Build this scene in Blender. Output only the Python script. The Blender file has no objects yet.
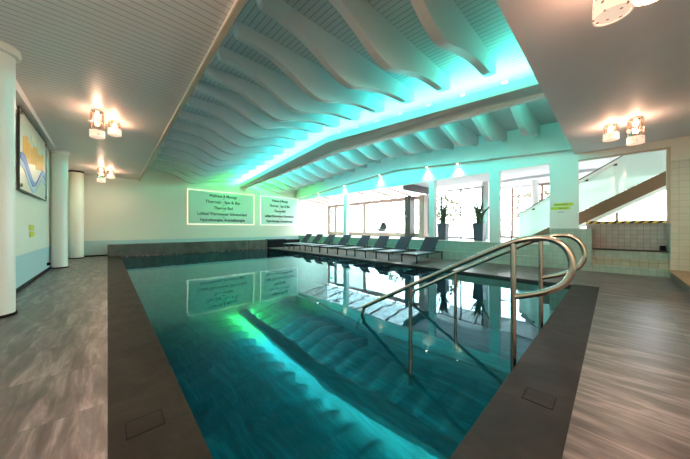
import bpy, bmesh, math, random
from mathutils import Vector, Matrix
random.seed(7)
H = 1.2                      # one unit of the survey below is the eye height, 1.2 m
sc = bpy.context.scene
COL = sc.collection
PI = math.pi

# ------------------------------------------------------------------ materials
def new_mat(name):
    m = bpy.data.materials.new(name); m.use_nodes = True
    nt = m.node_tree; b = nt.nodes['Principled BSDF']
    return m, nt, b
def lnk(nt, a, b): nt.links.new(a, b)
def val(nt, op, a, b=None, c=None, clamp=False):
    n = nt.nodes.new('ShaderNodeMath'); n.operation = op; n.use_clamp = clamp
    for i, s in enumerate((a, b, c)):
        if s is None: continue
        if isinstance(s, (int, float)): n.inputs[i].default_value = s
        else: lnk(nt, s, n.inputs[i])
    return n.outputs[0]
def mixc(nt, f, a, b):
    n = nt.nodes.new('ShaderNodeMix'); n.data_type = 'RGBA'
    for i, s in ((0, f), (6, a), (7, b)):
        if isinstance(s, (int, float)): n.inputs[i].default_value = s
        elif isinstance(s, tuple): n.inputs[i].default_value = (*s, 1) if len(s) == 3 else s
        else: lnk(nt, s, n.inputs[i])
    return n.outputs[2]
def world_pos(nt):
    g = nt.nodes.new('ShaderNodeNewGeometry')
    s = nt.nodes.new('ShaderNodeSeparateXYZ'); lnk(nt, g.outputs['Position'], s.inputs[0])
    return g.outputs['Position'], s.outputs
def noise(nt, vec, scale, detail=4, rough=.55, dist=0):
    n = nt.nodes.new('ShaderNodeTexNoise'); n.inputs['Scale'].default_value = scale
    n.inputs['Detail'].default_value = detail; n.inputs['Roughness'].default_value = rough
    n.inputs['Distortion'].default_value = dist
    if vec is not None: lnk(nt, vec, n.inputs['Vector'])
    return n.outputs['Fac']
def mapping(nt, vec, scale=(1, 1, 1), rot=(0, 0, 0), loc=(0, 0, 0)):
    n = nt.nodes.new('ShaderNodeMapping'); n.inputs['Scale'].default_value = scale
    n.inputs['Rotation'].default_value = rot; n.inputs['Location'].default_value = loc
    lnk(nt, vec, n.inputs['Vector']); return n.outputs[0]
def ramp(nt, f, stops):
    n = nt.nodes.new('ShaderNodeValToRGB'); e = n.color_ramp.elements
    while len(e) > 1: e.remove(e[-1])
    e[0].position = stops[0][0]; e[0].color = (*stops[0][1], 1)
    for p, c in stops[1:]:
        x = e.new(p); x.color = (*c, 1)
    lnk(nt, f, n.inputs[0]); return n.outputs[0]
def bump(nt, b, h, strength=.3, dist=.01):
    n = nt.nodes.new('ShaderNodeBump'); n.inputs['Strength'].default_value = strength
    n.inputs['Distance'].default_value = dist; lnk(nt, h, n.inputs['Height'])
    lnk(nt, n.outputs[0], b.inputs['Normal']); return n
def line(nt, coord, period, width, offset=0.0):
    """1 on a seam line of the given width, else 0"""
    a = val(nt, 'FRACT', val(nt, 'MULTIPLY_ADD', coord, 1.0 / period, 100.0 + offset))
    return val(nt, 'LESS_THAN', a, width / period)

def plain(name, col, rough=.5, metal=0, spec=.5, var=.03, scale=3.0):
    m, nt, b = new_mat(name)
    P, s = world_pos(nt)
    f = noise(nt, P, scale)
    d = tuple(max(0, c * (1 - var * 2)) for c in col); l = tuple(min(1, c * (1 + var)) for c in col)
    lnk(nt, mixc(nt, f, d, l), b.inputs['Base Color'])
    b.inputs['Roughness'].default_value = rough; b.inputs['Metallic'].default_value = metal
    b.inputs['Specular IOR Level'].default_value = spec
    return m
def slats(name, col, seam, axis, period, width, rough=.45, bs=.5):
    m, nt, b = new_mat(name)
    P, s = world_pos(nt)
    L = line(nt, s[axis], period, width)
    f = noise(nt, P, 1.2)
    base = mixc(nt, f, tuple(c * .93 for c in col), col)
    lnk(nt, mixc(nt, L, base, seam), b.inputs['Base Color'])
    b.inputs['Roughness'].default_value = rough
    bump(nt, b, val(nt, 'SUBTRACT', 1.0, L), bs, .01)
    return m
def tiles(name, col, grout, ps, width=.006, rough=.3, var=.1, axes=(1, 2)):
    m, nt, b = new_mat(name)
    P, s = world_pos(nt)
    a = line(nt, s[axes[0]], ps[0], width); c = line(nt, s[axes[1]], ps[1], width)
    L = val(nt, 'MAXIMUM', a, c)
    n = nt.nodes.new('ShaderNodeTexWhiteNoise'); n.noise_dimensions = '2D'
    cb = nt.nodes.new('ShaderNodeCombineXYZ')
    lnk(nt, val(nt, 'FLOOR', val(nt, 'MULTIPLY_ADD', s[axes[0]], 1 / ps[0], 100)), cb.inputs[0])
    lnk(nt, val(nt, 'FLOOR', val(nt, 'MULTIPLY_ADD', s[axes[1]], 1 / ps[1], 100)), cb.inputs[1])
    lnk(nt, cb.outputs[0], n.inputs['Vector'])
    base = mixc(nt, n.outputs['Value'], tuple(x * (1 - var) for x in col), tuple(min(1, x * (1 + var)) for x in col))
    lnk(nt, mixc(nt, L, base, grout), b.inputs['Base Color'])
    b.inputs['Roughness'].default_value = rough
    bump(nt, b, val(nt, 'SUBTRACT', 1.0, L), .3, .004)
    return m
def stone(name, stops, sx, sy, rot, tile, grout, rough=.35, off=(0, 0), bstr=.25, gw=.006, spec=.3):
    """slate look: streaks running mostly along Y, large slabs with thin joints"""
    m, nt, b = new_mat(name)
    P, s = world_pos(nt)
    # every slab shifts the pattern a little
    cb = nt.nodes.new('ShaderNodeCombineXYZ')
    lnk(nt, val(nt, 'FLOOR', val(nt, 'MULTIPLY_ADD', s[0], 1 / tile[0], 100 + off[0])), cb.inputs[0])
    lnk(nt, val(nt, 'FLOOR', val(nt, 'MULTIPLY_ADD', s[1], 1 / tile[1], 100 + off[1])), cb.inputs[1])
    w = nt.nodes.new('ShaderNodeTexWhiteNoise'); w.noise_dimensions = '2D'; lnk(nt, cb.outputs[0], w.inputs['Vector'])
    add = nt.nodes.new('ShaderNodeVectorMath'); add.operation = 'MULTIPLY_ADD'
    lnk(nt, w.outputs['Color'], add.inputs[0]); add.inputs[1].default_value = (.35, .35, 0); lnk(nt, P, add.inputs[2])
    v = mapping(nt, add.outputs[0], (sx, sy, 1), (0, 0, rot))
    f1 = noise(nt, v, 1.0, 8, .62, .7)
    f2 = noise(nt, mapping(nt, P, (sx * 3.0, sy * 1.6, 1), (0, 0, rot)), 1.0, 5, .7, .3)
    big = noise(nt, P, .55, 2)
    f = val(nt, 'ADD', val(nt, 'MULTIPLY', f1, .62), val(nt, 'MULTIPLY', f2, .28))
    f = val(nt, 'ADD', f, val(nt, 'MULTIPLY', big, .14))
    base = ramp(nt, f, stops)
    L = val(nt, 'MAXIMUM', line(nt, s[0], tile[0], gw, off[0]), line(nt, s[1], tile[1], gw, off[1]))
    lnk(nt, mixc(nt, val(nt, 'MULTIPLY', L, .7), base, grout), b.inputs['Base Color'])
    b.inputs['Specular IOR Level'].default_value = spec
    r = val(nt, 'MULTIPLY_ADD', f2, .25, rough - .1)
    lnk(nt, r, b.inputs['Roughness'])
    bump(nt, b, f, bstr, .006)
    return m
def emit(name, col, strength):
    m, nt, b = new_mat(name)
    b.inputs['Base Color'].default_value = (*col, 1)
    b.inputs['Emission Color'].default_value = (*col, 1); b.inputs['Emission Strength'].default_value = strength
    return m
def glassy(name, tint=(.97, .99, .98), gloss=.08, rough=.02, white=0.0):
    m = bpy.data.materials.new(name); m.use_nodes = True; nt = m.node_tree
    for n in list(nt.nodes): nt.nodes.remove(n)
    o = nt.nodes.new('ShaderNodeOutputMaterial')
    t = nt.nodes.new('ShaderNodeBsdfTransparent'); t.inputs[0].default_value = (*tint, 1)
    g = nt.nodes.new('ShaderNodeBsdfGlossy'); g.inputs['Roughness'].default_value = rough
    mx = nt.nodes.new('ShaderNodeMixShader')
    fr = nt.nodes.new('ShaderNodeFresnel'); fr.inputs[0].default_value = 1.45
    f = val(nt, 'MULTIPLY_ADD', fr.outputs[0], .8, gloss * .3, clamp=True)
    lnk(nt, f, mx.inputs[0]); lnk(nt, t.outputs[0], mx.inputs[1]); lnk(nt, g.outputs[0], mx.inputs[2])
    out = mx.outputs[0]
    if white:
        d0 = nt.nodes.new('ShaderNodeBsdfDiffuse'); d0.inputs[0].default_value = (.75, .85, .8, 1)
        d1 = nt.nodes.new('ShaderNodeBsdfTranslucent'); d1.inputs[0].default_value = (.75, .85, .8, 1)
        d = nt.nodes.new('ShaderNodeMixShader'); d.inputs[0].default_value = .4
        lnk(nt, d0.outputs[0], d.inputs[1]); lnk(nt, d1.outputs[0], d.inputs[2])
        m2 = nt.nodes.new('ShaderNodeMixShader'); m2.inputs[0].default_value = white
        lnk(nt, out, m2.inputs[1]); lnk(nt, d.outputs[0], m2.inputs[2]); out = m2.outputs[0]
    lnk(nt, out, o.inputs[0]); return m

M = {}
M['plaster'] = plain('white_plaster', (.80, .79, .72), .75, var=.02)
M['upper_white'] = plain('matt_white_paint', (.80, .80, .78), .7, var=.02)
M['soffit'] = plain('grey_soffit_paint', (.74, .71, .74), .55, var=.03)
M['left_slats'] = slats('grey_metal_slats', (.80, .75, .75), (.42, .40, .39), 1, .105, .013, .36)
M['pool_slats'] = slats('white_ceiling_boards', (.62, .64, .64), (.26, .28, .28), 0, .10, .012, .55, .25)
M['fin'] = plain('matt_fin_paint', (.66, .63, .62), .6, var=.02)
M['beam'] = plain('beam_paint', (.80, .82, .80), .6, var=.02)
M['column'] = plain('cream_column_gloss', (.80, .79, .71), .35, var=.015)
M['black'] = plain('black_rubber', (.012, .012, .014), .6, spec=.1)
M['steel'] = plain('brushed_stainless', (.52, .47, .40), .22, 1, var=.05, scale=12)
M['dark_metal'] = plain('dark_anthracite_metal', (.03, .031, .037), .4, .3)
M['sling'] = plain('grey_sling_fabric', (.02, .022, .04), .8, var=.05, scale=40)
M['seat_pad'] = plain('light_seat_fabric', (.30, .31, .36), .6, var=.05, scale=30)
M['brown'] = plain('brown_wood_stringer', (.17, .095, .05), .5, var=.15)
M['beige_frame'] = plain('beige_frame', (.30, .20, .15), .5)
M['dark_frame'] = plain('dark_brown_frame', (.03, .022, .018), .5)
M['white_trim'] = plain('white_trim', (.78, .75, .70), .5)
M['beige_trim'] = plain('beige_trim', (.55, .45, .34), .5)
M['glass'] = glassy('window_glass')
M['balustrade_glass'] = glassy('balustrade_glass', (.80, .92, .86), .3, .03, .8)
M['lamp_glass'] = glassy('lamp_glass', (1, .93, .88), .25, .08)
M['sign_glass'] = plain('frosted_sign_glass', (.66, .76, .70), .2, var=.03)
M['text'] = plain('black_lettering', (.03, .05, .05), .5)
M['planter'] = plain('grey_planter', (.07, .07, .095), .45)
M['leaf'] = plain('leaf_green', (.12, .15, .08), .5, var=.2, scale=9)
M['soil'] = plain('dark_soil', (.03, .02, .015), .9)
M['yellow'] = plain('yellow_green_sticker', (.62, .70, .04), .4)
M['low_tile'] = tiles('green_grey_tile', (.36, .45, .40), (.22, .28, .25), (.125, .125), .005, .28, .07)
M['pink_tile'] = tiles('pinkish_grey_tile', (.36, .31, .29), (.12, .10, .10), (.115, .115), .006, .3, .08)
M['white_tile'] = tiles('cream_wall_tile', (.62, .60, .50), (.36, .34, .28), (.155, .155), .006, .3, .03)
M['step_tile'] = tiles('mixed_step_tile', (.42, .41, .31), (.16, .16, .13), (.16, .16), .007, .3, .12)
M['ledge'] = stone('dark_ledge_stone', [(.3, (.045, .045, .04)), (.5, (.10, .095, .085)), (.7, (.18, .16, .14))], 2, 2, .4, (1.2, .6), (.05, .05, .05), .4)
floor_stops = [(.36, (.026, .019, .020)), (.46, (.070, .053, .052)), (.53, (.125, .097, .096)), (.63, (.29, .23, .225))]
M['floor'] = stone('slate_floor', floor_stops, 9.0, 1.5, -.28, (1.2, .735), (.045, .038, .036), .31, off=(-.083, .751), bstr=.15, spec=.55)
M['coping'] = stone('dark_coping_stone', [(.3, (.009, .006, .005)), (.5, (.018, .012, .010)), (.72, (.042, .030, .024))], 3, 3, .5, (1.32, 1.25), (.02, .018, .016), .5, bstr=.12, gw=.01, spec=.15)
M['wood_top'] = plain('tan_step_top', (.42, .26, .13), .4, var=.08)
M['terrace'] = plain('pale_terrace', (.55, .53, .48), .7)
M['ceil_in'] = plain('lounge_ceiling', (.78, .77, .82), .7)
M['raised'] = plain('raised_floor_pale', (.55, .54, .53), .3)
M['bark'] = plain('tree_bark', (.18, .13, .09), .8, var=.2)
M['tree_leaf'] = plain('pale_tree_leaf', (.11, .10, .04), .6, var=.1)
M['blue_wave'] = plain('blue_paint', (.10, .25, .62), .4)
M['pale_blue'] = plain('pale_blue_paint', (.35, .55, .75), .4)
M['orange'] = plain('orange_paint', (.85, .42, .08), .4)
M['pale_orange'] = plain('pale_orange_paint', (.85, .68, .50), .4)
M['art_panel'] = plain('cream_art_panel', (.66, .64, .56), .3)
M['lit_frame'] = emit('lit_frame', (1, .86, .62), .62)
M['pale_frame'] = emit('pale_lit_frame', (1, .92, .80), .45)
M['exit'] = emit('green_exit_sign', (.25, .75, .45), .6)
M['lamp_spot'] = emit('downlight_lens', (1, .82, .6), 14)
M['bulb'] = emit('warm_bulb', (1, .66, .40), 3)
M['led'] = emit('teal_led', (.1, .9, .85), 3)

# painted walls: cream above, pale blue dado below
def dado(name, zsplit):
    m, nt, b = new_mat(name)
    P, s = world_pos(nt)
    f = noise(nt, P, 2)
    up = mixc(nt, f, (.73, .71, .62), (.77, .75, .66))
    lo = mixc(nt, f, (.40, .56, .60), (.44, .60, .63))
    lnk(nt, mixc(nt, val(nt, 'LESS_THAN', s[2], zsplit), up, lo), b.inputs['Base Color'])
    b.inputs['Roughness'].default_value = .55
    return m
M['dado'] = dado('cream_wall_blue_dado', .56 * H)

# crystal lamp band with little dots
def lamp_band():
    m, nt, b = new_mat('pearl_lamp_band')
    tc = nt.nodes.new('ShaderNodeTexCoord')
    v = nt.nodes.new('ShaderNodeTexVoronoi'); v.inputs['Scale'].default_value = 19
    v.inputs['Randomness'].default_value = .8
    lnk(nt, tc.outputs['Object'], v.inputs['Vector'])
    dots = val(nt, 'LESS_THAN', v.outputs['Distance'], .21)
    c = mixc(nt, dots, (1, .74, .56), (.16, .12, .12))
    lnk(nt, c, b.inputs['Base Color']); lnk(nt, c, b.inputs['Emission Color'])
    b.inputs['Emission Strength'].default_value = .42
    return m
M['lamp_band'] = lamp_band()

# black and yellow hazard tape
def hazard():
    m, nt, b = new_mat('hazard_tape')
    P, s = world_pos(nt)
    f = val(nt, 'ADD', s[1], s[2])
    L = line(nt, f, .16, .08)
    lnk(nt, mixc(nt, L, (.75, .52, .05), (.02, .02, .02)), b.inputs['Base Color'])
    return m
M['hazard'] = hazard()

def basin():
    m, nt, b = new_mat('teal_basin_tile')
    P, s = world_pos(nt)
    st = noise(nt, mapping(nt, P, (6, 1.2, 1.5), (0, 0, -.5)), 1.0, 6, .7, 1.2)  # pale caustic streaks: rippling light put into the tile colour
    c = ramp(nt, st, [(.3, (.003, .055, .085)), (.5, (.006, .12, .17)), (.66, (.02, .24, .30)), (.8, (.08, .46, .50))])
    L = val(nt, 'MULTIPLY', val(nt, 'MAXIMUM', line(nt, s[0], .6, .012), line(nt, s[1], .6, .012)), .3)
    lnk(nt, mixc(nt, L, c, (.01, .07, .09)), b.inputs['Base Color'])
    b.inputs['Roughness'].default_value = .4
    return m
M['basin'] = basin()
M['basin_rim'] = plain('dark_basin_rim', (.012, .022, .026), .35)

def water():
    m = bpy.data.materials.new('pool_water'); m.use_nodes = True; nt = m.node_tree
    for n in list(nt.nodes): nt.nodes.remove(n)
    o = nt.nodes.new('ShaderNodeOutputMaterial')
    P, s = world_pos(nt)
    n1 = noise(nt, mapping(nt, P, (1.6, .8, 1), (0, 0, .5)), 1.3, 2, .4, .3)
    n2 = noise(nt, P, 5.0, 2, .5)
    hgt = val(nt, 'ADD', n1, val(nt, 'MULTIPLY', n2, .10))
    bp = nt.nodes.new('ShaderNodeBump'); bp.inputs['Strength'].default_value = .13; bp.inputs['Distance'].default_value = .02
    lnk(nt, hgt, bp.inputs['Height'])
    t = nt.nodes.new('ShaderNodeBsdfTransparent'); t.inputs[0].default_value = (.30, .82, .88, 1)
    g = nt.nodes.new('ShaderNodeBsdfGlossy'); g.inputs['Roughness'].default_value = .012; g.inputs[0].default_value = (.56, .92, 1, 1)
    lnk(nt, bp.outputs[0], g.inputs['Normal'])
    fr = nt.nodes.new('ShaderNodeFresnel'); fr.inputs[0].default_value = 1.4; lnk(nt, bp.outputs[0], fr.inputs['Normal'])
    mx = nt.nodes.new('ShaderNodeMixShader')
    lnk(nt, val(nt, 'MULTIPLY_ADD', fr.outputs[0], 1.12, .0, clamp=True), mx.inputs[0])
    lnk(nt, t.outputs[0], mx.inputs[1]); lnk(nt, g.outputs[0], mx.inputs[2])
    lnk(nt, mx.outputs[0], o.inputs[0]); return m
M['water'] = water()

# ------------------------------------------------------------------ mesh helpers (survey units, scaled by H on build)
def B(): return bmesh.new()
def hexa(bm, p):
    """8 corners: bottom 4 ccw, top 4 ccw"""
    v = [bm.verts.new(q) for q in p]
    for f in ((3, 2, 1, 0), (4, 5, 6, 7), (0, 1, 5, 4), (1, 2, 6, 5), (2, 3, 7, 6), (3, 0, 4, 7)):
        bm.faces.new([v[i] for i in f])
    return v
def box(bm, x0, x1, y0, y1, z0, z1):
    return hexa(bm, [(x0, y0, z0), (x1, y0, z0), (x1, y1, z0), (x0, y1, z0), (x0, y0, z1), (x1, y0, z1), (x1, y1, z1), (x0, y1, z1)])
def prism(bm, pts, axis, a, b):
    """pts 2D polygon; axis of extrusion"""
    def P(u, w, t):
        return {'x': (t, u, w), 'y': (u, t, w), 'z': (u, w, t)}[axis]
    A = [bm.verts.new(P(u, w, a)) for u, w in pts]; C = [bm.verts.new(P(u, w, b)) for u, w in pts]
    n = len(pts)
    bm.faces.new(A); bm.faces.new(C[::-1])
    for i in range(n): bm.faces.new((A[i], C[i], C[(i + 1) % n], A[(i + 1) % n]))
def lathe(bm, prof, c=(0, 0), n=32, cap=True):
    rings = []
    for r, z in prof:
        rings.append([bm.verts.new((c[0] + r * math.cos(2 * PI * i / n), c[1] + r * math.sin(2 * PI * i / n), z)) for i in range(n)])
    for k in range(len(rings) - 1):
        for i in range(n): bm.faces.new((rings[k][i], rings[k][(i + 1) % n], rings[k + 1][(i + 1) % n], rings[k + 1][i]))
    if cap:
        bm.faces.new(rings[0][::-1]); bm.faces.new(rings[-1])
def tube(bm, pts, r, n=12, r2=None):
    pts = [Vector(p) for p in pts]; rings = []; N = len(pts)
    t0 = (pts[1] - pts[0]).normalized()
    up = Vector((0, 0, 1)) if abs(t0.z) < .9 else Vector((1, 0, 0))
    u = t0.cross(up).normalized()
    for i, p in enumerate(pts):
        t = (pts[min(i + 1, N - 1)] - pts[max(i - 1, 0)]).normalized()
        u = (u - t * u.dot(t)).normalized(); w = t.cross(u)
        rr = r if r2 is None else r + (r2 - r) * i / (N - 1)
        rings.append([bm.verts.new(p + (u * math.cos(2 * PI * k / n) + w * math.sin(2 * PI * k / n)) * rr) for k in range(n)])
    for k in range(N - 1):
        for i in range(n): bm.faces.new((rings[k][i], rings[k][(i + 1) % n], rings[k + 1][(i + 1) % n], rings[k + 1][i]))
    bm.faces.new(rings[0][::-1]); bm.faces.new(rings[-1])
def root_loc(o):
    p = Vector((0, 0, 0))
    while o is not None: p += Vector(o.location); o = o.parent
    return p
def obj(name, bm, mat, parent=None, local=False, s=H, smooth=False, bevel=0, kind=None):
    bmesh.ops.recalc_face_normals(bm, faces=bm.faces)
    bmesh.ops.scale(bm, vec=(s, s, s), verts=bm.verts)
    o = bpy.data.objects.new(name, None)
    if parent is not None:
        if not local: bmesh.ops.translate(bm, vec=-root_loc(parent), verts=bm.verts)
        loc = (0, 0, 0)
    else:
        xs = [v.co for v in bm.verts]
        loc = Vector(((min(v.x for v in xs) + max(v.x for v in xs)) / 2, (min(v.y for v in xs) + max(v.y for v in xs)) / 2, min(v.z for v in xs)))
        bmesh.ops.translate(bm, vec=-loc, verts=bm.verts)
    me = bpy.data.meshes.new(name); bm.to_mesh(me); bm.free()
    bpy.data.objects.remove(o)
    o = bpy.data.objects.new(name, me); COL.objects.link(o); o.location = loc
    if mat is not None: me.materials.append(mat)
    if parent is not None: o.parent = parent
    if smooth:
        for f in me.polygons: f.use_smooth = True
        try: me.set_sharp_from_angle(angle=math.radians(38))
        except Exception: pass
    if bevel:
        md = o.modifiers.new('Bevel', 'BEVEL'); md.width = bevel; md.segments = 2; md.limit_method = 'ANGLE'
    if kind: o['kind'] = kind
    return o
def tag(o, label, cat, group=None, kind=None):
    o['label'] = label; o['category'] = cat
    if group: o['group'] = group
    if kind: o['kind'] = kind
    return o
def thing(name, loc, label=None, cat=None, group=None, rz=0, s=H):
    o = bpy.data.objects.new(name, None); COL.objects.link(o); o.empty_display_size = .1
    o.location = Vector(loc) * s; o.rotation_euler = (0, 0, rz)
    if label: tag(o, label, cat, group)
    return o
def struct(name, bm, mat, **k): return obj(name, bm, mat, kind='structure', **k)
def copy_tree(o, parent=None):
    c = o.copy(); COL.objects.link(c); c.parent = parent
    for ch in list(o.children): copy_tree(ch, c)
    return c
def light(name, typ, loc, energy, col, parent=None, **k):
    l = bpy.data.lights.new(name, typ); l.energy = energy; l.color = col
    for a, b in k.items(): setattr(l, a, b)
    o = bpy.data.objects.new(name, l); COL.objects.link(o); o.location = Vector(loc)
    if parent is not None:
        o.location = Vector(loc) - root_loc(parent); o.parent = parent
    return o
ORD = ['first', 'second', 'third', 'fourth', 'fifth', 'sixth', 'seventh', 'eighth', 'ninth', 'tenth', 'eleventh', 'twelfth', 'thirteenth', 'fourteenth', 'fifteenth', 'sixteenth', 'seventeenth', 'eighteenth']

# ------------------------------------------------------------------ layout numbers (units of eye height; floor z = 0)
XL, XW, YF, YB = -1.05, 8.22, 12.7, -3.0
PX0, PX1, PY0, PY1 = .333, 6.0, .485, 12.2      # pool
WL = -.045                                      # water level
YR = 5.8                                        # ridge of the shallow gable
Zc = lambda y: 1 + 2.98 - .075 * abs(y - YR)    # pool ceiling
Zl = lambda y: 1 + 2.18 - .021 * y              # slatted ceiling on the left
XE = .87                                        # edge of the left soffit
YS, ZS = .63, 2.80                              # edge and height of the near soffit

# ------------------------------------------------------------------ floor, coping, pool
f = B()
box(f, XL, 0, YB, YF, -.10, 0)
box(f, 0, 8.3, YB, .15, -.10, 0)
box(f, 6.08, 8.3, .15, .485, -.10, 0)
box(f, 6.03, 8.3, .485, YF, -.10, 0)
box(f, 0, 6.03, PY1 + .02, YF, -.10, -.001)
struct('floor', f, M['floor'])
f = B()
box(f, 0, PX0, .15, PY1, -.10, .002); box(f, PX0, 6.08, .15, PY0, -.10, .002)
tag(obj('pool_coping', f, M['coping']), 'dark brown stone coping framing two sides of the pool', 'pool edge')
# basin with steps
t = thing('pool_basin', (3.2, 6.3, -1.2), 'teal tiled swimming pool basin under the water', 'swimming pool')
f = B(); box(f, PX0 - .05, PX1 + .02, PY0 - .05, PY1 + .02, -1.25, -1.15)
obj('basin_floor', f, M['basin'], t)
f = B()
box(f, PX0 - .05, PX0, PY0 - .05, PY1 + .02, -1.15, -.1)
box(f, PX0, PX1, PY0 - .05, PY0, -1.15, -.1)
box(f, PX1, PX1 + .025, PY0 - .05, PY1 + .02, -1.15, -.1)
box(f, PX0, PX1, PY1, PY1 + .02, -1.15, -.1)
obj('basin_wall', f, M['basin'], t)
f = B(); box(f, PX1, PX1 + .029, PY0, PY1 + .02, -.1, -.004)
obj('overflow_rim', f, M['basin_rim'], t)
f = B()
v = [f.verts.new(p) for p in ((PX0, PY0, WL), (PX1, PY0, WL), (PX1, PY1, WL), (PX0, PY1, WL))]
f.faces.new(v)
w = tag(obj('pool_water', f, M['water']), 'calm teal water filling the swimming pool, mirroring the ceiling', 'water', kind='stuff')
# dark stone ledge at the far end
f = B(); box(f, 0, 6.0, PY1 - .0, YF, .001, .42)
t = tag(obj('stone_ledge', f, M['ledge']), 'dark grey stone ledge along the far end of the pool', 'ledge')
# skimmer covers
def cover(x, y, sx, sy, lab):
    t = thing('access_cover', (x, y, .002), lab, 'access cover')
    f = B()
    box(f, -sx, sx, -sy, -sy + .007, 0, .002); box(f, -sx, sx, sy - .007, sy, 0, .002)
    box(f, -sx, -sx + .007, -sy, sy, 0, .002); box(f, sx - .007, sx, -sy, sy, 0, .002)
    obj('rim', f, M['black'], t, True)
    f = B(); box(f, -sx + .008, sx - .008, -sy + .008, sy - .008, 0, .002)
    obj('lid', f, M['coping'], t, True)
cover(.140, 1.64, .077, .072, 'flush rectangular cover set in the coping left of the water')
cover(1.85, .297, .073, .073, 'flush rectangular cover set in the coping near the handrails')

# ------------------------------------------------------------------ walls
f = B(); box(f, XL - .15, XL, YB, YF + .15, 0, 3.3)
struct('wall_left', f, M['dado'])
f = B(); box(f, XL, XL + .13, YB, YF, 2.93, 3.3)
struct('trim_1', f, M['upper_white'])
f = B(); box(f, XL, 10.4, YF, YF + .15, 0, 4.2)
struct('wall_far', f, M['dado'])
f = B()
box(f, XL - .15, 13, YB - .15, YB, 2.55, 4.2); box(f, XL - .15, 13, YB - .15, YB, 0, .3)
box(f, XL - .15, 13, YB - .15, YB, .3, 2.55)
struct('wall_near', f, M['plaster'])
f = B(); box(f, XL, XL + .03, YB, YF, 0, .05); box(f, XL + .03, 0, YF - .03, YF, 0, .05)
struct('baseboard_left', f, M['black'])

# ceilings
f = B()
n = 1
hexa(f, [(XL, YB, Zl(YB)), (XE, YB, Zl(YB)), (XE, YF, Zl(YF)), (XL, YF, Zl(YF)),
         (XL, YB, Zl(YB) + .1), (XE, YB, Zl(YB) + .1), (XE, YF, Zl(YF) + .1), (XL, YF, Zl(YF) + .1)])
struct('ceiling_left', f, M['left_slats'])
f = B()   # fascia between left soffit and high ceiling
hexa(f, [(XE - .0, YS, Zl(YS) - .02), (XE + .05, YS, Zl(YS) - .02), (XE + .05, YF, Zl(YF) - .02), (XE, YF, Zl(YF) - .02),
         (XE - .0, YS, 4.1), (XE + .05, YS, 4.1), (XE + .05, YF, 4.1), (XE, YF, 4.1)])
struct('trim_2', f, M['upper_white'])
f = B()
hexa(f, [(XE + .0, YS, Zl(YS) - .05), (XE + .055, YS, Zl(YS) - .05), (XE + .055, YF, Zl(YF) - .05), (XE + .0, YF, Zl(YF) - .05),
         (XE + .0, YS, Zl(YS) - .02), (XE + .055, YS, Zl(YS) - .02), (XE + .055, YF, Zl(YF) - .02), (XE + .0, YF, Zl(YF) - .02)])
struct('trim_3', f, M['beige_trim'])
f = B(); box(f, XE, 8.3, YB, YS, ZS, ZS + .1)
struct('ceiling_near', f, M['soffit'])
f = B(); box(f, XE, 8.3, YS - .05, YS, ZS + .1, 4.1)
struct('trim_4', f, M['upper_white'])
f = B()
for a, b in ((YS, YR), (YR, YF)):
    hexa(f, [(XE + .05, a, Zc(a)), (8.3, a, Zc(a)), (8.3, b, Zc(b)), (XE + .05, b, Zc(b)),
             (XE + .05, a, Zc(a) + .1), (8.3, a, Zc(a) + .1), (8.3, b, Zc(b) + .1), (XE + .05, b, Zc(b) + .1)])
struct('ceiling', f, M['pool_slats'])

# window-side wall: upper bulkhead, spandrel, columns
HEAD = 2.66
TR = lambda y: 1 + 2.28 - .075 * abs(y - YR) - (.0 if y > 2.5 else .0)
f = B()
for a, b in ((YS, YR), (YR, YF)):
    hexa(f, [(8.04, a, TR(a)), (XW + .13, a, TR(a)), (XW + .13, b, TR(b)), (8.04, b, TR(b)),
             (8.04, a, Zc(a)), (XW + .13, a, Zc(a)), (XW + .13, b, Zc(b)), (8.04, b, Zc(b))])
struct('wall_right_upper', f, M['upper_white'])
f = B()
for a, b in ((.56, YR), (YR, YF)):
    hexa(f, [(XW, a, HEAD), (XW + .13, a, HEAD), (XW + .13, b, HEAD), (XW, b, HEAD),
             (XW, a, TR(a)), (XW + .13, a, TR(a)), (XW + .13, b, TR(b)), (XW, b, TR(b))])
struct('wall_right_spandrel', f, M['upper_white'])
f = B()
for a, b in ((2.45, YR), (YR, YF)):
    hexa(f, [(8.02, a, TR(a) - .02), (8.06, a, TR(a) - .02), (8.06, b, TR(b) - .02), (8.02, b, TR(b) - .02),
             (8.02, a, TR(a) + .015), (8.06, a, TR(a) + .015), (8.06, b, TR(b) + .015), (8.02, b, TR(b) + .015)])
struct('trim_5', f, M['beam'])
# low tiled wall under the window openings
f = B(); box(f, XW, XW + .13, 1.1, YF, 0, .585)
struct('wall_right_low', f, M['low_tile'])
f = B(); box(f, XW - .12, XW, 1.25, YF - .6, 0, .27)
tag(obj('tiled_step', f, M['low_tile']), 'long low green tiled step along the wall behind the loungers', 'step')
f = B(); box(f, XW - .03, XW + .16, 1.1, YF, .585, .60)
struct('trim_6', f, M['white_trim'])
f = B(); box(f, XW - .02, XW + .13, .33, 1.1, 0, 1.0)
struct('wall_right_tiled', f, M['low_tile'])
f = B(); box(f, XW - .01, XW + .13, .56, 1.1, 1.0, HEAD)
struct('wall_right_pier', f, M['upper_white'])
def square_column(y, wd, lab, dp=.2):
    f = B(); box(f, XW - .02, XW - .02 + dp, y - wd / 2, y + wd / 2, .60, HEAD)
    tag(obj('column', f, M['upper_white'], bevel=.01), lab, 'column')
square_column(8.72, .22, 'slim pale square column behind the fourth and fifth loungers')
square_column(4.32, .20, 'slim pale square column beside the dark folded doors')
square_column(2.36, .26, 'pale square column right of the two potted plants')
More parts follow.
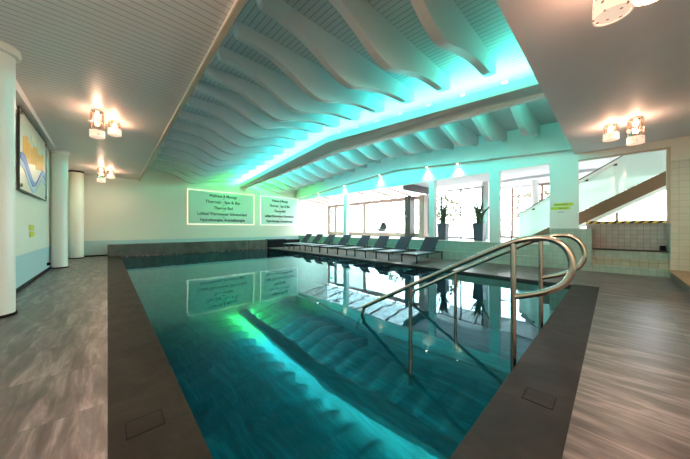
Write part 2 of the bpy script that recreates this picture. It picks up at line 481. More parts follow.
# tiled wall right of the stair opening
f = B(); box(f, XW, XW + .13, YB, -.80, 0, 2.36)
struct('wall_right_tiles_large', f, M['white_tile'])
f = B(); box(f, XW, XW + .13, YB, -.80, 2.36, ZS)
box(f, XW, XW + .13, -.80, .56, 2.63, ZS)
struct('wall_right_top', f, M['plaster'])
f = B(); box(f, XW - .015, XW + .02, -.80, .56, 2.60, 2.64); box(f, XW - .015, XW + .13, -.80, -.755, 1.1, 2.60)
struct('trim_7', f, M['beige_trim'])

# recess below the stair: tiled half wall, shelf, steps, hazard tape
f = B(); box(f, 8.72, 8.82, -.80, .45, .5, 1.12)
struct('wall_recess', f, M['pink_tile'])
f = B(); box(f, 8.35, 8.82, .33, .45, 0, 1.0); box(f, 8.35, 8.82, -.92, -.80, 0, 1.12)
struct('wall_recess_side', f, M['low_tile'])
f = B(); box(f, 8.66, 8.84, -.80, .45, 1.12, 1.18)
tag(obj('hazard_tape', f, M['hazard']), 'black and yellow striped tape along the top of the low tiled wall', 'tape')
t = thing('tiled_steps', (8.5, -.2, 0), 'green and beige tiled steps in the recess under the stair', 'steps')
f = B(); box(f, 8.25, 8.72, -.80, .33, 0, .16); obj('step', f, M['low_tile'], t)
f = B(); box(f, 8.38, 8.72, -.80, .33, .16, .33); obj('step', f, M['step_tile'], t)
f = B(); box(f, 8.50, 8.72, -.80, .33, .33, .50); obj('step', f, M['low_tile'], t)
f = B(); box(f, 8.47, 8.72, -.80, .33, .50, .525); obj('nosing', f, M['dark_metal'], t)
f = B(); box(f, 8.62, 8.715, -.78, -.70, .525, .63)
tag(obj('drain_box', f, M['black']), 'small black box in the corner on the top tiled step', 'box')
# platform right
t = thing('low_platform', (7, -1.7, 0), 'low step with a tan top at the foot of the tiled wall', 'platform')
f = B(); box(f, 5.9, 8.215, -2.6, -.80, 0, .14); obj('plinth', f, M['floor'], t)
f = B(); box(f, 5.86, 8.215, -2.6, -.77, .14, .17); obj('platform_top', f, M['wood_top'], t)

# ------------------------------------------------------------------ rooms beyond the openings
f = B(); box(f, XW + .13, 10.4, 1.1, YF, .40, .598); box(f, 8.9, 12.6, YB, 3.3, .40, .597); box(f, 10.4, 10.5, 3.3, YF, .40, .62)
struct('floor_lounge', f, M['raised'])
f = B(); box(f, XW + .13, 12.6, YB, 5.55, 2.78, 2.86)
struct('ceiling_lounge', f, M['ceil_in'])
# curved bulkhead in the lounge ceiling
f = B()
n = 40; R0 = 2.2; cx, cy = 11.6, 1.4
pr = [(R0, 2.70), (R0, 2.781), (R0 + .5, 2.781), (R0 + .5, 2.70)]
rings = []
for k in range(n):
    a = 2 * PI * k / n
    rings.append([f.verts.new((cx + r * math.cos(a) * .42, cy + r * math.sin(a), z)) for r, z in pr])
for k in range(n):
    for i in range(4): f.faces.new((rings[k][i], rings[(k + 1) % n][i], rings[(k + 1) % n][(i + 1) % 4], rings[k][(i + 1) % 4]))
struct('trim_8', f, M['ceil_in'])
# facades
WN = [0]
def facade_x(x, y0, y1, z0, z1, ys, mat, fw=.05, rails=(), glass=True):
    WN[0] += 1
    t = thing('window_%d' % WN[0], (x, (y0 + y1) / 2, z0)); t['kind'] = 'structure'
    f = B(); box(f, x - .04, x + .04, y0, y1, z1 - fw, z1); box(f, x - .04, x + .04, y0, y1, z0, z0 + fw)
    for y in ys: box(f, x - .04, x + .04, y - fw / 2, y + fw / 2, z0 + fw, z1 - fw)
    for z in rails: box(f, x - .03, x + .03, y0, y1, z - fw / 3, z + fw / 3)
    obj('window_frame', f, mat, t)
    if glass:
        f = B(); box(f, x - .006, x + .006, y0, y1, z0 + fw, z1 - fw); obj('window_pane', f, M['glass'], t)
    return t
facade_x(10.4, 5.6, 12.65, .62, 2.50, [5.66, 9.46, 11.9, 12.56], M['beige_frame'], .17)
facade_x(10.4, 3.35, 5.5, .62, 2.60, [3.4, 4.2, 5.0], M['dark_metal'], .035)
facade_x(12.5, YB, 3.3, .60, 2.78, [-2.2, -1.35, -.1, .9, 1.9, 2.9], M['beige_frame'], .08, rails=(2.35,))
f = B(); box(f, 10.4, 10.6, 3.2, 3.4, .60, 2.78); box(f, 10.6, 12.5, 3.28, 3.36, .60, .72)
struct('wall_lounge_return', f, M['upper_white'])
f = B(); lathe(f, [(.11, .60), (.11, 2.78)], (11.4, 1.95), 24)
tag(obj('column', f, M['upper_white'], smooth=True), 'round white column inside the lounge right of the square column', 'column')
# conservatory roof
t = thing('window_9', (9.4, 9, 2.6)); t['kind'] = 'structure'
f = B()
for k in range(9):
    y = 5.65 + k * .86
    hexa(f, [(XW + .13, y - .03, 2.70), (10.4, y - .03, 2.50), (10.4, y + .03, 2.50), (XW + .13, y + .03, 2.70),
             (XW + .13, y - .03, 2.76), (10.4, y - .03, 2.56), (10.4, y + .03, 2.56), (XW + .13, y + .03, 2.76)])
obj('roof_rafters', f, M['beige_frame'], t)
f = B()
hexa(f, [(XW + .13, 5.55, 2.765), (10.45, 5.55, 2.565), (10.45, YF, 2.565), (XW + .13, YF, 2.765),
         (XW + .13, 5.55, 2.775), (10.45, 5.55, 2.575), (10.45, YF, 2.575), (XW + .13, YF, 2.775)])
obj('roof_pane', f, M['glass'], t)
f = B(); box(f, XW + .13, 10.4, 5.5, 5.58, 2.50, 2.80)
struct('trim_9', f, M['dark_frame'])
# folded glass doors
def folded_door(y, wd, mat, lab, x=10.0):
    t = thing('folding_door', (x, y, .60), lab, 'door')
    f = B(); box(f, x - .04, x + .35, y - wd / 2, y - wd / 2 + .03, .60, 2.48); box(f, x - .04, x + .35, y + wd / 2 - .03, y + wd / 2, .60, 2.48)
    box(f, x - .06, x - .02, y - wd / 2 + .03, y + wd / 2 - .03, .60, 2.48)
    obj('door_leaf', f, mat, t)
    f = B(); box(f, x - .10, x - .06, y - .015, y + .015, 1.5, 1.62); obj('handle', f, M['steel'], t)
folded_door(6.42, .28, M['dark_frame'], 'dark brown folded door leaf standing behind the loungers, left one')
folded_door(5.72, .24, M['beige_frame'], 'brown folded door leaf next to the slim square column')
f = B(); box(f, 10.30, 10.33, 12.05, 12.35, 1.95, 2.10)
tag(obj('exit_sign', f, M['exit']), 'small green exit sign high on the glass at the far corner', 'sign')

# outdoors
f = B(); box(f, 10.5, 60, -40, 60, -.3, .55)
struct('floor_terrace', f, M['terrace'])
def tree(x, y, h, r, lab):
    t = thing('tree', (x, y, .55), lab, 'tree', )
    f = B(); tube(f, [(x, y, .55), (x + .05, y, h * .4), (x - .05, y + .1, h * .8)], .09, 8, .04)
    obj('trunk', f, M['bark'], t, smooth=True)
    f = B()
    for k in range(900):
        a = random.random() * 2 * PI; ph = math.acos(random.uniform(-.75, 1)); rr = r * random.uniform(.45, 1) ** .5
        c = Vector((x + rr * math.sin(ph) * math.cos(a), y + rr * math.sin(ph) * math.sin(a), h * .72 + rr * math.cos(ph) * .9))
        s = random.uniform(.06, .13)
        R = Matrix.Rotation(random.random() * 6.3, 3, 'Z') @ Matrix.Rotation(random.random() * 3.1, 3, 'X')
        f.faces.new([f.verts.new(c + R @ Vector(p) * s) for p in ((-1, 0, 0), (0, -.5, .1), (1, 0, 0), (0, .5, .1))])
    obj('crown', f, M['tree_leaf'], t)
tree(15.5, 7.4, 3.0, 1.1, 'pale green tree outside seen between the two potted plants')
tree(17.5, 12.2, 3.2, 1.2, 'pale green tree outside seen past the dark folded doors')
tree(19, 3.2, 3.2, 1.3, 'pale tree outside seen right of the second potted plant')
# hanging egg chair like dark seat on the terrace
t = thing('garden_chair', (11.6, 9.2, .55), 'dark rounded garden chair outside behind the conservatory glass', 'chair')
f = B()
for i in range(10):
    for j in range(7):
        pass
lathe(f, [(.05, .80), (.20, .84), (.27, .98), (.29, 1.0)], (11.6, 9.2), 20)
obj('seat', f, M['dark_metal'], t, smooth=True)
f = B()
prof = []
for i in range(13):
    a = -1.1 + 2.2 * i / 12
    prof.append((a,))
ringA = []
for (a,) in prof:
    c = []
    for z, rr in ((.98, .29), (1.12, .31), (1.26, .27), (1.36, .18)):
        zz = z if abs(a) < .8 else .98 + (z - .98) * max(.25, 1 - (abs(a) - .8) * 2)
        c.append(f.verts.new((11.6 + math.cos(a) * rr, 9.2 + math.sin(a) * rr, zz)))
    ringA.append(c)
for i in range(12):
    for j in range(3): f.faces.new((ringA[i][j], ringA[i + 1][j], ringA[i + 1][j + 1], ringA[i][j + 1]))
o = obj('backrest', f, M['dark_metal'], t, smooth=True)
md = o.modifiers.new('Solid', 'SOLIDIFY'); md.thickness = .03
for a in range(4):
    f = B(); tube(f, [(11.6 + .1 * math.cos(a * PI / 2), 9.2 + .1 * math.sin(a * PI / 2), .82), (11.6 + .24 * math.cos(a * PI / 2), 9.2 + .24 * math.sin(a * PI / 2), .55)], .018, 8)
    obj('leg', f, M['dark_metal'], t)
# metal frame stand in the lounge
t = thing('metal_stand', (9.5, 2.42, .6), 'thin dark rectangular metal stand right of the square column', 'stand')
f = B(); y0, y1 = 2.22, 2.58
box(f, 9.48, 9.51, y0, y1, 1.26, 1.29); box(f, 9.48, 9.51, y0, y1, .70, .73)
box(f, 9.48, 9.51, y0, y0 + .03, .60, 1.26); box(f, 9.48, 9.51, y1 - .03, y1, .60, 1.26)
obj('frame', f, M['dark_metal'], t)

# ------------------------------------------------------------------ stair with glass balustrade
st = thing('staircase', (9.3, .2, .6), 'staircase with brown side and frosted glass balustrade rising to the right', 'staircase')
top = lambda y: 1 + .47 + .61 * (.5 - y)
ya, yb = 1.9, -1.4
f = B(); prism(f, [(ya, top(ya)), (yb, top(yb)), (yb, top(yb) - .32), (ya - .5, top(ya - .5) - .32)], 'x', 8.90, 8.96)
obj('stringer', f, M['brown'], st)
f = B(); prism(f, [(ya - .5, top(ya - .5) - .32), (yb, top(yb) - .32), (yb, top(yb) - .40), (ya - .63, top(ya - .63) - .40)], 'x', 8.90, 9.9)
obj('soffit_strip', f, M['upper_white'], st)
k = 0; y = ya
while y - .23 > yb:
    z = top(y) - .12
    f = B(); box(f, 8.96, 9.9, y - .25, y, z, z + .05); obj('tread', f, M['raised'], st); y -= .23
gt = lambda y: min(top(y) + .83, 2.72)
yk = .5 - (2.72 - .83 - 1.47) / .61
f = B(); prism(f, [(ya, top(ya)), (yb, top(yb)), (yb, 2.74), (yk, 2.74), (ya, gt(ya))], 'x', 8.875, 8.895)
obj('glass_panel', f, M['balustrade_glass'], st)
f = B(); tube(f, [(8.885, ya, gt(ya)), (8.885, yk, 2.74), (8.885, yb, 2.75)], .014, 8)
obj('cap_rail', f, M['dark_metal'], st)
f = B(); tube(f, [(8.84, ya - .1, top(ya - .1) + .77), (8.84, -.1, top(-.1) + .77)], .024, 10)
h = obj('handrail', f, M['white_trim'], st, smooth=True)
for y in (1.55, .45, -.05):
    f = B(); box(f, 8.85, 8.88, y - .03, y + .03, top(y) + .70, top(y) + .745)
    obj('bracket', f, M['dark_metal'], st)

# ------------------------------------------------------------------ round columns on the left
def round_column(y, x, lab, cap, r=.165):
    t = thing('column', (x, y, 0), lab, 'column')
    zt = Zl(y)
    f = B(); lathe(f, [(r, .03), (r, zt - .001 - (.10 if cap else .05))], (x, y), 40)
    obj('shaft', f, M['column'], t, smooth=True)
    f = B(); lathe(f, [(r + .012, 0), (r + .012, .03)], (x, y), 40)
    obj('base_ring', f, M['black'], t, smooth=True)
    f = B()
    if cap: lathe(f, [(r, zt - .101), (r + .035, zt - .09), (r + .045, zt - .05), (r + .035, zt - .001)], (x, y), 40); obj('capital', f, M['column'], t, smooth=True)
    else: lathe(f, [(r + .004, zt - .051), (r + .004, zt - .001)], (x, y), 40); obj('collar', f, M['black'], t, smooth=True)
round_column(4.80, -.94, 'round cream column closest to the viewer, beside the wall panel', True, .155)
round_column(9.65, -.89, 'round cream column in the middle of the left row', True, .15)
round_column(12.35, -.76, 'round cream column with a black collar by the far wall', False, .18)

# ------------------------------------------------------------------ wall panel with wave artwork
t = thing('wall_art', (XL + .06, 7.4, 1.62), 'large square panel with an orange band and blue wave on the left wall', 'wall art')
y0, y1, z0, z1 = 6.25, 8.55, 1.62, 2.87
X = XL + .045
f = B(); box(f, X, X + .015, y0, y1, z0, z1); obj('panel', f, M['art_panel'], t)
f = B(); e = .011
box(f, X, X + .025, y0 - e, y1 + e, z1, z1 + e); box(f, X, X + .025, y0 - e, y1 + e, z0 - e, z0)
box(f, X, X + .025, y0 - e, y0, z0, z1); box(f, X, X + .025, y1, y1 + e, z0, z1)
obj('frame', f, M['dark_metal'], t)
f = B()
for k in range(9):
    a = y0 + .25 + k * .2
    box(f, X + .015, X + .018, a, a + .165, 2.16 + .03 * math.sin(k * 2.1), 2.50 + .05 * math.sin(k * 1.7))
obj('orange_band', f, M['orange'], t)
for cy_, cz in ((7.25, 2.62), (7.75, 2.66)):
    f = B(); prism(f, [(cy_ + .13 * math.cos(a * PI / 12), cz + .10 * math.sin(a * PI / 12)) for a in range(24)], 'x', X + .015, X + .019)
    obj('pale_disc', f, M['pale_orange'], t)
def wave(z, amp, th, mt, dx, name):
    up = []; dn = []
    for i in range(37):
        yy = y0 + .08 + (y1 - y0 - .2) * i / 36
        zz = z + amp * math.cos((yy - y0) * 3.5 - .6)
        w_ = th * (.7 + .4 * math.sin(i / 5))
        up.append((yy, zz + w_)); dn.append((yy, zz - w_))
    f = B()
    for i in range(36):
        prism(f, [dn[i], dn[i + 1], up[i + 1], up[i]], 'x', X + .015, X + .02 + dx)
    obj(name, f, mt, t)
wave(1.98, .17, .075, M['blue_wave'], .004, 'blue_wave')
wave(1.86, .17, .06, M['pale_blue'], 0, 'pale_wave')
for yy in (y0 + .08, y1 - .08):
    for zz in (z0 + .06, z1 - .06):
        f = B(); tube(f, [(XL + .001, yy, zz), (X + .04, yy, zz)], .03, 12); obj('standoff', f, M['steel'], t)
# yellow notices on the left wall and the pier
def notice(name, x, y, z, wd, ht, side, lab, lines=2):
    t = thing(name, (x, y, z), lab, 'notice')
    for k in range(lines):
        f = B(); zz = z - k * ht * 1.3; off = wd * .08 * (1 if k % 2 else -1)
        box(f, min(x, x + side * .008), max(x, x + side * .008), y - wd / 2 + off, y + wd / 2 + off, zz, zz + ht)
        obj('banner', f, M['yellow'], t)
    return t
notice('yellow_notice', XL + .001, 7.55, .97, .40, .10, 1, 'small yellow green notice on the left wall below the art panel')
def text_on(body, size, loc, rot, mat, name, parent, ex=.004, sx=1.0):
    cu = bpy.data.curves.new(name, 'FONT'); cu.body = body; cu.size = size; cu.align_x = 'CENTER'; cu.align_y = 'CENTER'
    cu.extrude = ex; cu.offset = size * .012
    o = bpy.data.objects.new(name, cu); COL.objects.link(o)
    dg = bpy.context.evaluated_depsgraph_get()
    me = bpy.data.meshes.new_from_object(o.evaluated_get(dg))
    bpy.data.objects.remove(o)
    R = Matrix.Rotation(rot[2], 4, 'Z') @ Matrix.Rotation(rot[0], 4, 'X') @ Matrix.Diagonal((sx, 1, 1, 1))
    me.transform(R)
    me.transform(Matrix.Translation(Vector(loc) - root_loc(parent)))
    me.materials.clear(); me.materials.append(mat)
    o = bpy.data.objects.new(name, me); COL.objects.link(o); o.parent = parent
    return o
pt = notice('yellow_notice', XW - .011, .86, 1.56, .37, .07, -1, 'yellow green notice on the pale pier left of the stair')
text_on('Wasserrutsche', .05, ((XW - .0195) * H, .875 * H, 1.595 * H), (PI / 2, 0, -PI / 2), M['text'], 'lettering', pt, .001)
text_on('Springen', .055, ((XW - .0195) * H, .83 * H, 1.504 * H), (PI / 2, 0, -PI / 2), M['text'], 'lettering', pt, .001)
text_on('verboten', .045, ((XW - .012) * H, .88 * H, 1.41 * H), (PI / 2, 0, -PI / 2), M['text'], 'small_print', pt, .001)

# ------------------------------------------------------------------ lit text signs on the far wall
def sign(x0, x1, z0, z1, lines, lab, fcol):
    t = thing('wall_sign', ((x0 + x1) / 2, YF, z0), lab, 'sign')
    y = YF - .04
    f = B(); box(f, x0, x1, y, YF - .001, z0, z1); obj('panel', f, M['sign_glass'], t)
    f = B(); e = .028
    box(f, x0 - e, x1 + e, y - .012, YF - .001, z1, z1 + e); box(f, x0 - e, x1 + e, y - .012, YF - .001, z0 - e, z0)
    box(f, x0 - e, x0, y - .012, YF - .001, z0, z1); box(f, x1, x1 + e, y - .012, YF - .001, z0, z1)
    obj('lit_frame', f, fcol, t)
    cx = (x0 + x1) / 2; n = len(lines); dz = (z1 - z0) / (n + .35)
    for k, (s_, wd) in enumerate(lines):
        zz = z1 - dz * (k + .68)
        o = text_on(s_, .235, (cx * H, (y - .004) * H, zz * H), (PI / 2, 0, 0), M['text'], 'text_line', t)
        w0 = max(v.co.x for v in o.data.vertices) - min(v.co.x for v in o.data.vertices)
        for v in o.data.vertices: v.co.x *= wd * H / w0
        if k < n - 1:
            text_on('~', .2, (cx * H, (y - .004) * H, (zz - dz * .5) * H), (PI / 2, 0, 0), M['text'], 'flourish', t)
    for xx in (x0 + .45, x1 - .1):
        for zz in (z0 + .1, z1 - .1):
            pass
L1 = [('Wellness & Massage', 1.25), ('Thermal - Spa & Bio', 1.55), ('Therme Bad', .85), ('Luftbad Warmwasser Schwimmbad', 2.2), ('Hydrotherapie, Aromatherapie', 2.0)]
sign(2.55, 5.47, 1.21, 2.70, L1, 'text sign with glowing warm frame, left of the two on the far wall', M['lit_frame'])
sign(5.86, 8.08, 1.21, 2.70, [(a, b * .80) for a, b in L1], 'text sign near the windows, right of the two on the far wall', M['pale_frame'])

# ------------------------------------------------------------------ ceiling fins
def fin(y, prof, lab, x0, x1, th=.115):
    zc = Zc(y) + .004
    pts = [(x0, zc)]
    first = prof[0]
    pts += [(x0 - .0, zc - first[1] * .55), (x0 + .015, zc - first[1] * .85), (x0 + .05, zc - first[1])]
    # smooth the wave with Catmull-Rom
    q = prof
    for i in range(len(q) - 1):
        p0 = q[max(i - 1, 0)]; p1 = q[i]; p2 = q[i + 1]; p3 = q[min(i + 2, len(q) - 1)]
        for k in range(4):
            t_ = k / 4
            dd = .5 * (2 * p1[1] + (p2[1] - p0[1]) * t_ + (2 * p0[1] - 5 * p1[1] + 4 * p2[1] - p3[1]) * t_ ** 2 + (3 * p1[1] - p0[1] - 3 * p2[1] + p3[1]) * t_ ** 3)
            xx = p1[0] + (p2[0] - p1[0]) * t_
            if xx > x0 + .06: pts.append((xx, zc - dd))
    pts.append((x1 - .03, zc - q[-1][1])); pts.append((x1, zc - q[-1][1] * .8)); pts.append((x1, zc))
    f = B(); prism(f, pts, 'y', y - th / 2, y + th / 2)
    o = obj('ceiling_fin', f, M['fin'], bevel=.008)
    return tag(o, lab, 'ceiling fin')
P1 = [(1.28, .19), (1.53, .205), (1.85, .26), (2.14, .375), (2.4, .50), (2.65, .565), (2.85, .54), (3.17, .44), (3.57, .35), (3.9, .31), (4.2, .29), (4.47, .22)]
P2 = [(5.2, .22), (5.5, .25), (5.8, .31), (6.15, .42), (6.5, .53), (6.8, .56), (7.1, .49), (7.5, .38), (7.8, .31), (8.04, .28)]
YFIN = [1.32 + .735 * k for k in range(16)]
for k, y in enumerate(YFIN):
    fin(y, P1, 'white wave-shaped fin, pool side of the light trough, %s from the near soffit' % ORD[k], 1.26, 4.48)
    fin(y, P2, 'white wave-shaped fin, window side of the light trough, %s from the near soffit' % ORD[k], 5.16, 8.04)

# ------------------------------------------------------------------ light trough (suspended beam)
T_ = lambda y: 1 + 2.72 - .075 * abs(y - YR)
M_ = lambda y: 1 + 2.56 - .073 * abs(y - YR)
W_ = lambda y: 1 + 2.32 - .038 * abs(y - YR)
tr = thing('light_trough', (4.95, 6.6, 3.0), 'long kinked light trough with teal glow hanging under the ceiling', 'light fixture')
f = B()
def sect(y): return [(4.75, M_(y)), (4.75, T_(y)), (4.79, T_(y)), (4.79, M_(y) + .03), (5.04, W_(y) + .07), (5.09, W_(y) + .11), (5.13, W_(y) + .11), (5.13, W_(y) + .05), (5.05, W_(y) + .03)]
secs = []
for y in (YS, YR, YF):
    secs.append([f.verts.new((a, y, b)) for a, b in sect(y)])
for s0, s1 in zip(secs, secs[1:]):
    for i in range(len(s0)): f.faces.new((s0[i], s0[(i + 1) % len(s0)], s1[(i + 1) % len(s0)], s1[i]))
f.faces.new(secs[0]); f.faces.new(secs[-1][::-1])
obj('trough_body', f, M['beam'], tr)
f = B()
for a, b in ((YS, YR), (YR, YF)):
    hexa(f, [(5.02, a, W_(a) - .02), (5.14, a, W_(a) - .02), (5.14, b, W_(b) - .02), (5.02, b, W_(b) - .02),
             (5.02, a, W_(a) + .03), (5.14, a, W_(a) + .03), (5.14, b, W_(b) + .03), (5.02, b, W_(b) + .03)])
obj('edge_strip', f, M['white_trim'], tr)
def led(a, b, col, en):
    ln = (b - a) * H; sl = (M_(b) - M_(a)) * H; y = (a + b) / 2
    L = math.hypot(ln, sl)
    for dx, tilt, q in ((-.02, math.radians(-58), 1.0), (.05, math.radians(58), 1.25)):
        o = light('led_strip_light', 'AREA', ((4.84 + dx) * H, y * H, (T_(y) + .012) * H), 0.66 * en * L * q, col, tr, shape='RECTANGLE', size=.05, size_y=L)
        e = Vector((0, ln, sl)).normalized()                       # along the trough
        zf = -(Vector((math.sin(tilt), 0, math.cos(tilt))))        # local +Z is opposite to the beam
        zf = (zf - e * zf.dot(e)).normalized()
        xf = e.cross(zf)
        o.rotation_euler = Matrix((xf, e, zf)).transposed().to_euler()
    f = B(); hexa(f, [(4.79, a, T_(a) - .03), (4.91, a, T_(a) - .03), (4.91, b, T_(b) - .03), (4.79, b, T_(b) - .03),
                      (4.79, a, T_(a) - .005), (4.91, a, T_(a) - .005), (4.91, b, T_(b) - .005), (4.79, b, T_(b) - .005)])
    obj('led_strip', f, M['white_trim'], tr)
TEAL = (.0, .95, .82)
led(.75, 2.2, (.09, .95, .74), 26); led(2.2, YR, (.05, .89, .85), 34); led(YR, 10.4, (.05, .87, .89), 36); led(10.4, YF - .15, (.06, 1, .22), 58)

# ------------------------------------------------------------------ downlights over the windows
for k, y in enumerate((3.4, 4.46, 6.57, 8.72, 10.74)):
    z = TR(y)
    t = thing('downlight', (8.14, y, z - .03), 'small warm downlight above the windows, %s from the right' % ORD[k], 'light')
    f = B(); lathe(f, [(.035, z - .03), (.035, z - .0005)], (8.14, y), 16); obj('housing', f, M['steel'], t)
    f = B(); lathe(f, [(.025, z - .034), (.025, z - .03)], (8.14, y), 16); obj('lens', f, M['lamp_spot'], t)
    o = light('spot_bulb', 'SPOT', (8.14 * H, y * H, (z - .045) * H), 26, (1, .50, .26), t, spot_size=math.radians(96), spot_blend=.6, shadow_soft_size=.02)
    o.rotation_euler = (0, math.radians(12), 0)

# ------------------------------------------------------------------ crystal ceiling lamps
def lamp(x, y, zc, ln, lab, energy=9, r=.092):
    t = thing('ceiling_lamp', (x, y, zc), lab, 'lamp')
    f = B(); lathe(f, [(r * .9, zc - .02), (r * .9, zc - .001)], (x, y), 24); obj('mounting_plate', f, M['steel'], t, smooth=True)
    nb = 28; f = B()
    lathe(f, [(r, zc - ln + .11), (r, zc - .02)], (x, y), 28, cap=False)
    g = obj('glass_cylinder', f, M['lamp_glass'], t, smooth=True)
    f = B()
    for k in range(0, 16):
        a = 2 * PI * k / 16; c = (x + r * .97 * math.cos(a), y + r * .97 * math.sin(a))
        tube(f, [(c[0], c[1], zc - ln + .10), (c[0], c[1], zc - .02)], .0035, 5)
    obj('glass_ribbing', f, M['lamp_glass'], t)['kind'] = 'stuff'
    f = B(); lathe(f, [(r + .006, zc - ln + .11), (r + .006, zc - ln), (r - .006, zc - ln), (r - .006, zc - ln + .11), (r + .006, zc - ln + .11)], (x, y), 28, cap=False)
    obj('pearl_band', f, M['lamp_band'], t, smooth=True)
    f = B(); lathe(f, [(r - .007, zc - ln + .004), (r - .007, zc - ln + .008)], (x, y), 28)
    obj('diffuser', f, M['lamp_band'], t, smooth=True)
    light('diffuser_light', 'AREA', (x * H, y * H, (zc - ln - .004) * H), energy * .6, (1, .72, .52), t, shape='DISK', size=r * 1.8 * H)
    f = B(); lathe(f, [(.012, zc - .13), (.035, zc - .115), (.04, zc - .085), (.03, zc - .05), (.02, zc - .02)], (x, y), 14); obj('bulb', f, M['bulb'], t, smooth=True)
    light('lamp_bulb_light', 'POINT', (x * H, y * H, (zc - .17) * H), energy, (1, .66, .46), t, shadow_soft_size=.05)
lamp(-.13, 6.16, Zl(6.16), .46, 'tall crystal ceiling lamp on the slatted soffit, near pair')
lamp(.10, 6.55, Zl(6.55), .25, 'short crystal ceiling lamp on the slatted soffit, near pair')
lamp(-.15, 11.2, Zl(11.2), .46, 'tall crystal ceiling lamp on the slatted soffit, pair by the far wall')
lamp(.08, 11.55, Zl(11.55), .25, 'short crystal ceiling lamp on the slatted soffit, pair by the far wall')
lamp(6.26, -.26, ZS, .42, 'tall crystal ceiling lamp in front of the stair')
lamp(6.35, .02, ZS, .27, 'short crystal ceiling lamp in front of the stair')
lamp(2.50, .0, ZS, .35, 'crystal ceiling lamp at the top edge, larger in view')
lamp(2.77, -.20, ZS, .17, 'crystal ceiling lamp cut by the top edge, right of its pair')
# added lamps out of view, overhead and behind the camera, brighten the near floor
lamp(-.13, 1.2, Zl(1.2), .46, 'added unseen crystal ceiling lamp overhead, lighting the near floor', 45)
lamp(-.10, -1.6, Zl(-1.6), .46, 'added unseen crystal ceiling lamp behind the viewer, lighting the near floor', 70)

# ------------------------------------------------------------------ loungers (metres, local)
def lounger(lab):
    t = thing('sun_lounger', (0, 0, 0), lab, 'sun lounger', 'sun loungers in a row on the pool deck', s=1)
    def O(n, f, m, **k): return obj(n, f, m, t, True, 1, **k)
    L, Wd, zs = 1.98, .64, .30
    f = B()   # frame rails
    box(f, 0, L, 0, .035, zs - .035, zs); box(f, 0, L, Wd - .035, Wd, zs - .035, zs)
    box(f, 0, .035, .035, Wd - .035, zs - .035, zs); box(f, L - .035, L, .035, Wd - .035, zs - .035, zs)
    O('frame', f, M['dark_metal'])
    for x, y in ((.04, 0), (.04, Wd - .035), (L - .10, 0), (L - .10, Wd - .035)):
        f = B(); box(f, x, x + .035, y, y + .035, 0, zs - .035); O('leg', f, M['dark_metal'])
    f = B(); prism(f, [(.03, zs), (1.22, zs), (1.22, zs + .025), (.03, zs + .025)], 'y', .03, Wd - .03)
    O('seat', f, M['seat_pad'], bevel=.008)
    # backrest
    a = math.radians(47); bl = .74; x0 = 1.22
    dx, dz = math.cos(a), math.sin(a)
    f = B()
    prism(f, [(x0, zs + .0), (x0 + dx * bl, zs + dz * bl), (x0 + dx * bl - dz * .03, zs + dz * bl + dx * .03), (x0 - dz * .03, zs + dx * .03)], 'y', .03, Wd - .03)
    b = O('backrest', f, M['sling'], bevel=.008)
    f = B()
    for y in (.10, Wd - .13): box(f, x0 + .30, x0 + .325, y, y + .025, zs - .03, zs + .31)
    O('support_strut', f, M['dark_metal'])
    return t
YC = [4.07, 5.06, 6.03, 6.96, 8.08, 9.13, 10.06, 11.0]
l0 = lounger('x')
for k, yc in enumerate(YC):
    o = l0 if k == 0 else copy_tree(l0)
    o.location = (6.36 * H, yc * H - .32, 0)
    o['label'] = ('dark grey sun lounger with raised back, closest to the handrails' if k == 0 else
                  'dark grey sun lounger with raised back, farthest away by the black boxes' if k == 7 else
                  'dark grey sun lounger with raised back, %s in the row counted from the handrails' % ORD[k])
# black boxes on the deck
def crate(x0, x1, y0, y1, h, lab):
    t = thing('storage_box', ((x0 + x1) / 2, (y0 + y1) / 2, 0), lab, 'storage box')
    f = B(); box(f, x0, x1, y0, y1, .0, h - .05); obj('body', f, M['black'], t, bevel=.01)
    f = B(); box(f, x0 - .02, x1 + .02, y0 - .02, y1 + .02, h - .05, h); obj('lid', f, M['dark_metal'], t, bevel=.01)
crate(6.10, 7.0, 12.2, 12.6, .44, 'black storage box on the deck corner next to the stone ledge')
crate(7.15, 7.95, 12.2, 12.6, .40, 'black storage box between the far lounger and the window wall')

# ------------------------------------------------------------------ stainless pool handrails
def handrail(x, lab):
    t = thing('pool_handrail', (x, PY0, 0), lab, 'handrail')
    r = .0215
    pts = [(x, 2.08, .04), (x, 1.40, .425), (x, .75, .78)]
    # arc over the top and round the loop
    for y, z in ((.60, .86), (.51, .90), (.45, .918), (.38, .930), (.31, .928), (.255, .905), (.213, .86), (.190, .80), (.184, .74), (.196, .68), (.225, .625), (.28, .578), (.37, .530), (PY0 + .02, .480)):
        pts.append((x, y, z))
    # smooth
    P_ = [Vector(p) for p in pts]; out = []
    for i in range(len(P_) - 1):
        p0 = P_[max(i - 1, 0)]; p1 = P_[i]; p2 = P_[i + 1]; p3 = P_[min(i + 2, len(P_) - 1)]
        for k in range(4):
            u = k / 4
            out.append(.5 * (2 * p1 + (p2 - p0) * u + (2 * p0 - 5 * p1 + 4 * p2 - p3) * u * u + (3 * p1 - p0 - 3 * p2 + p3) * u ** 3))
    out.append(P_[-1])
    f = B(); tube(f, out, r, 16); obj('rail', f, M['steel'], t, smooth=True)
    for y, z0, z1 in ((PY0 + .035, -.5, .90), (1.42, -.6, .41)):
        f = B(); tube(f, [(x, y, z0), (x, y, z1)], r * .92, 14); obj('post', f, M['steel'], t, smooth=True)
    f = B(); tube(f, [(x, 2.06, .035), (x, 2.2, -.25)], r * .92, 14); obj('end_post', f, M['steel'], t, smooth=True)
handrail(2.26, 'curved stainless steel pool handrail, nearer one')
handrail(3.34, 'curved stainless steel pool handrail, one behind toward the deck')

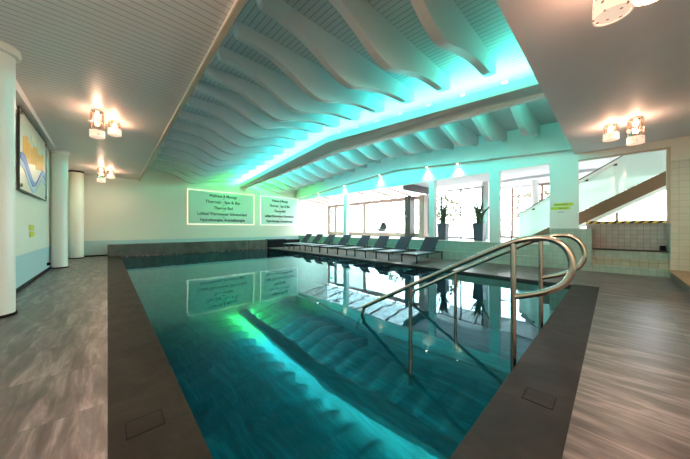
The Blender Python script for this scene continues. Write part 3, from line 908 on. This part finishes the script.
# ------------------------------------------------------------------ plants
def plant(x, y, seed, lab):
    random.seed(seed)
    t = thing('potted_plant', (x, y, .6), lab, 'potted plant')
    w0, w1, zt = .13, .165, 1.18
    f = B(); hexa(f, [(x - w0, y - w0, .6), (x + w0, y - w0, .6), (x + w0, y + w0, .6), (x - w0, y + w0, .6),
                      (x - w1, y - w1, zt), (x + w1, y - w1, zt), (x + w1, y + w1, zt), (x - w1, y + w1, zt)])
    obj('planter', f, M['planter'], t, bevel=.008)
    f = B(); box(f, x - .13, x + .13, y - .13, y + .13, zt, zt + .012); obj('soil', f, M['soil'], t)
    f = B()
    for k in range(34):
        a = random.random() * 2 * PI; lean = random.uniform(.12, 1.0); ln = random.uniform(.5, 1.02); wd = random.uniform(.026, .042)
        bx, by = x + random.uniform(-.06, .06), y + random.uniform(-.06, .06)
        d = Vector((math.cos(a), math.sin(a), 0)); s_ = Vector((-math.sin(a), math.cos(a), 0))
        prev = None
        for i in range(7):
            u = i / 6
            c = Vector((bx, by, zt + .01)) + d * (lean * ln * u ** 1.7) + Vector((0, 0, ln * (u - .12 * lean * 3 * u * u)))
            w_ = wd * (1 - u ** 2.2) + .002
            cur = [f.verts.new(c - s_ * w_), f.verts.new(c + s_ * w_ + d * .001), f.verts.new(c - d * w_ * .3)]
            if prev:
                f.faces.new((prev[0], prev[2], cur[2], cur[0])); f.faces.new((prev[2], prev[1], cur[1], cur[2]))
            prev = cur
    obj('foliage', f, M['leaf'], t)
plant(8.80, 4.18, 3, 'tall spiky green plant in a grey planter, left of the two')
plant(8.82, 2.97, 8, 'spiky green plant in a grey planter beside the wider square column, right of the two')

# small wall socket box by the middle column
f = B(); box(f, XL, XL + .05, 9.2, 9.32, .12, .18)
tag(obj('wall_socket', f, M['black']), 'small black fitting low on the left wall by the middle column', 'socket')

# ------------------------------------------------------------------ camera, world, view
cam = bpy.data.cameras.new('camera'); co = bpy.data.objects.new('camera', cam); COL.objects.link(co)
cam.sensor_width = 36; cam.lens = 36 * 252 / 690; cam.clip_start = .02; cam.clip_end = 300
cam.shift_y = -1.0 / 690
co.location = (0, 0, H); co.rotation_euler = (PI / 2, 0, -math.radians(43.3))
sc.camera = co
wd = bpy.data.worlds.new('sky'); sc.world = wd; wd.use_nodes = True
nt = wd.node_tree; bg = nt.nodes['Background']
bg.inputs[0].default_value = (.90, .95, 1.0, 1); bg.inputs[1].default_value = 9
vs = sc.view_settings; vs.view_transform = 'Standard'; vs.look = 'None'; vs.gamma = 1; vs.use_curve_mapping = False
vs.exposure = 0.82
sc.cycles.max_bounces = 10; sc.cycles.transparent_max_bounces = 24; sc.cycles.diffuse_bounces = 5
sc.cycles.use_denoising = True
sc.cycles.sample_clamp_indirect = 6
sc.cycles.caustics_reflective = False; sc.cycles.caustics_refractive = False
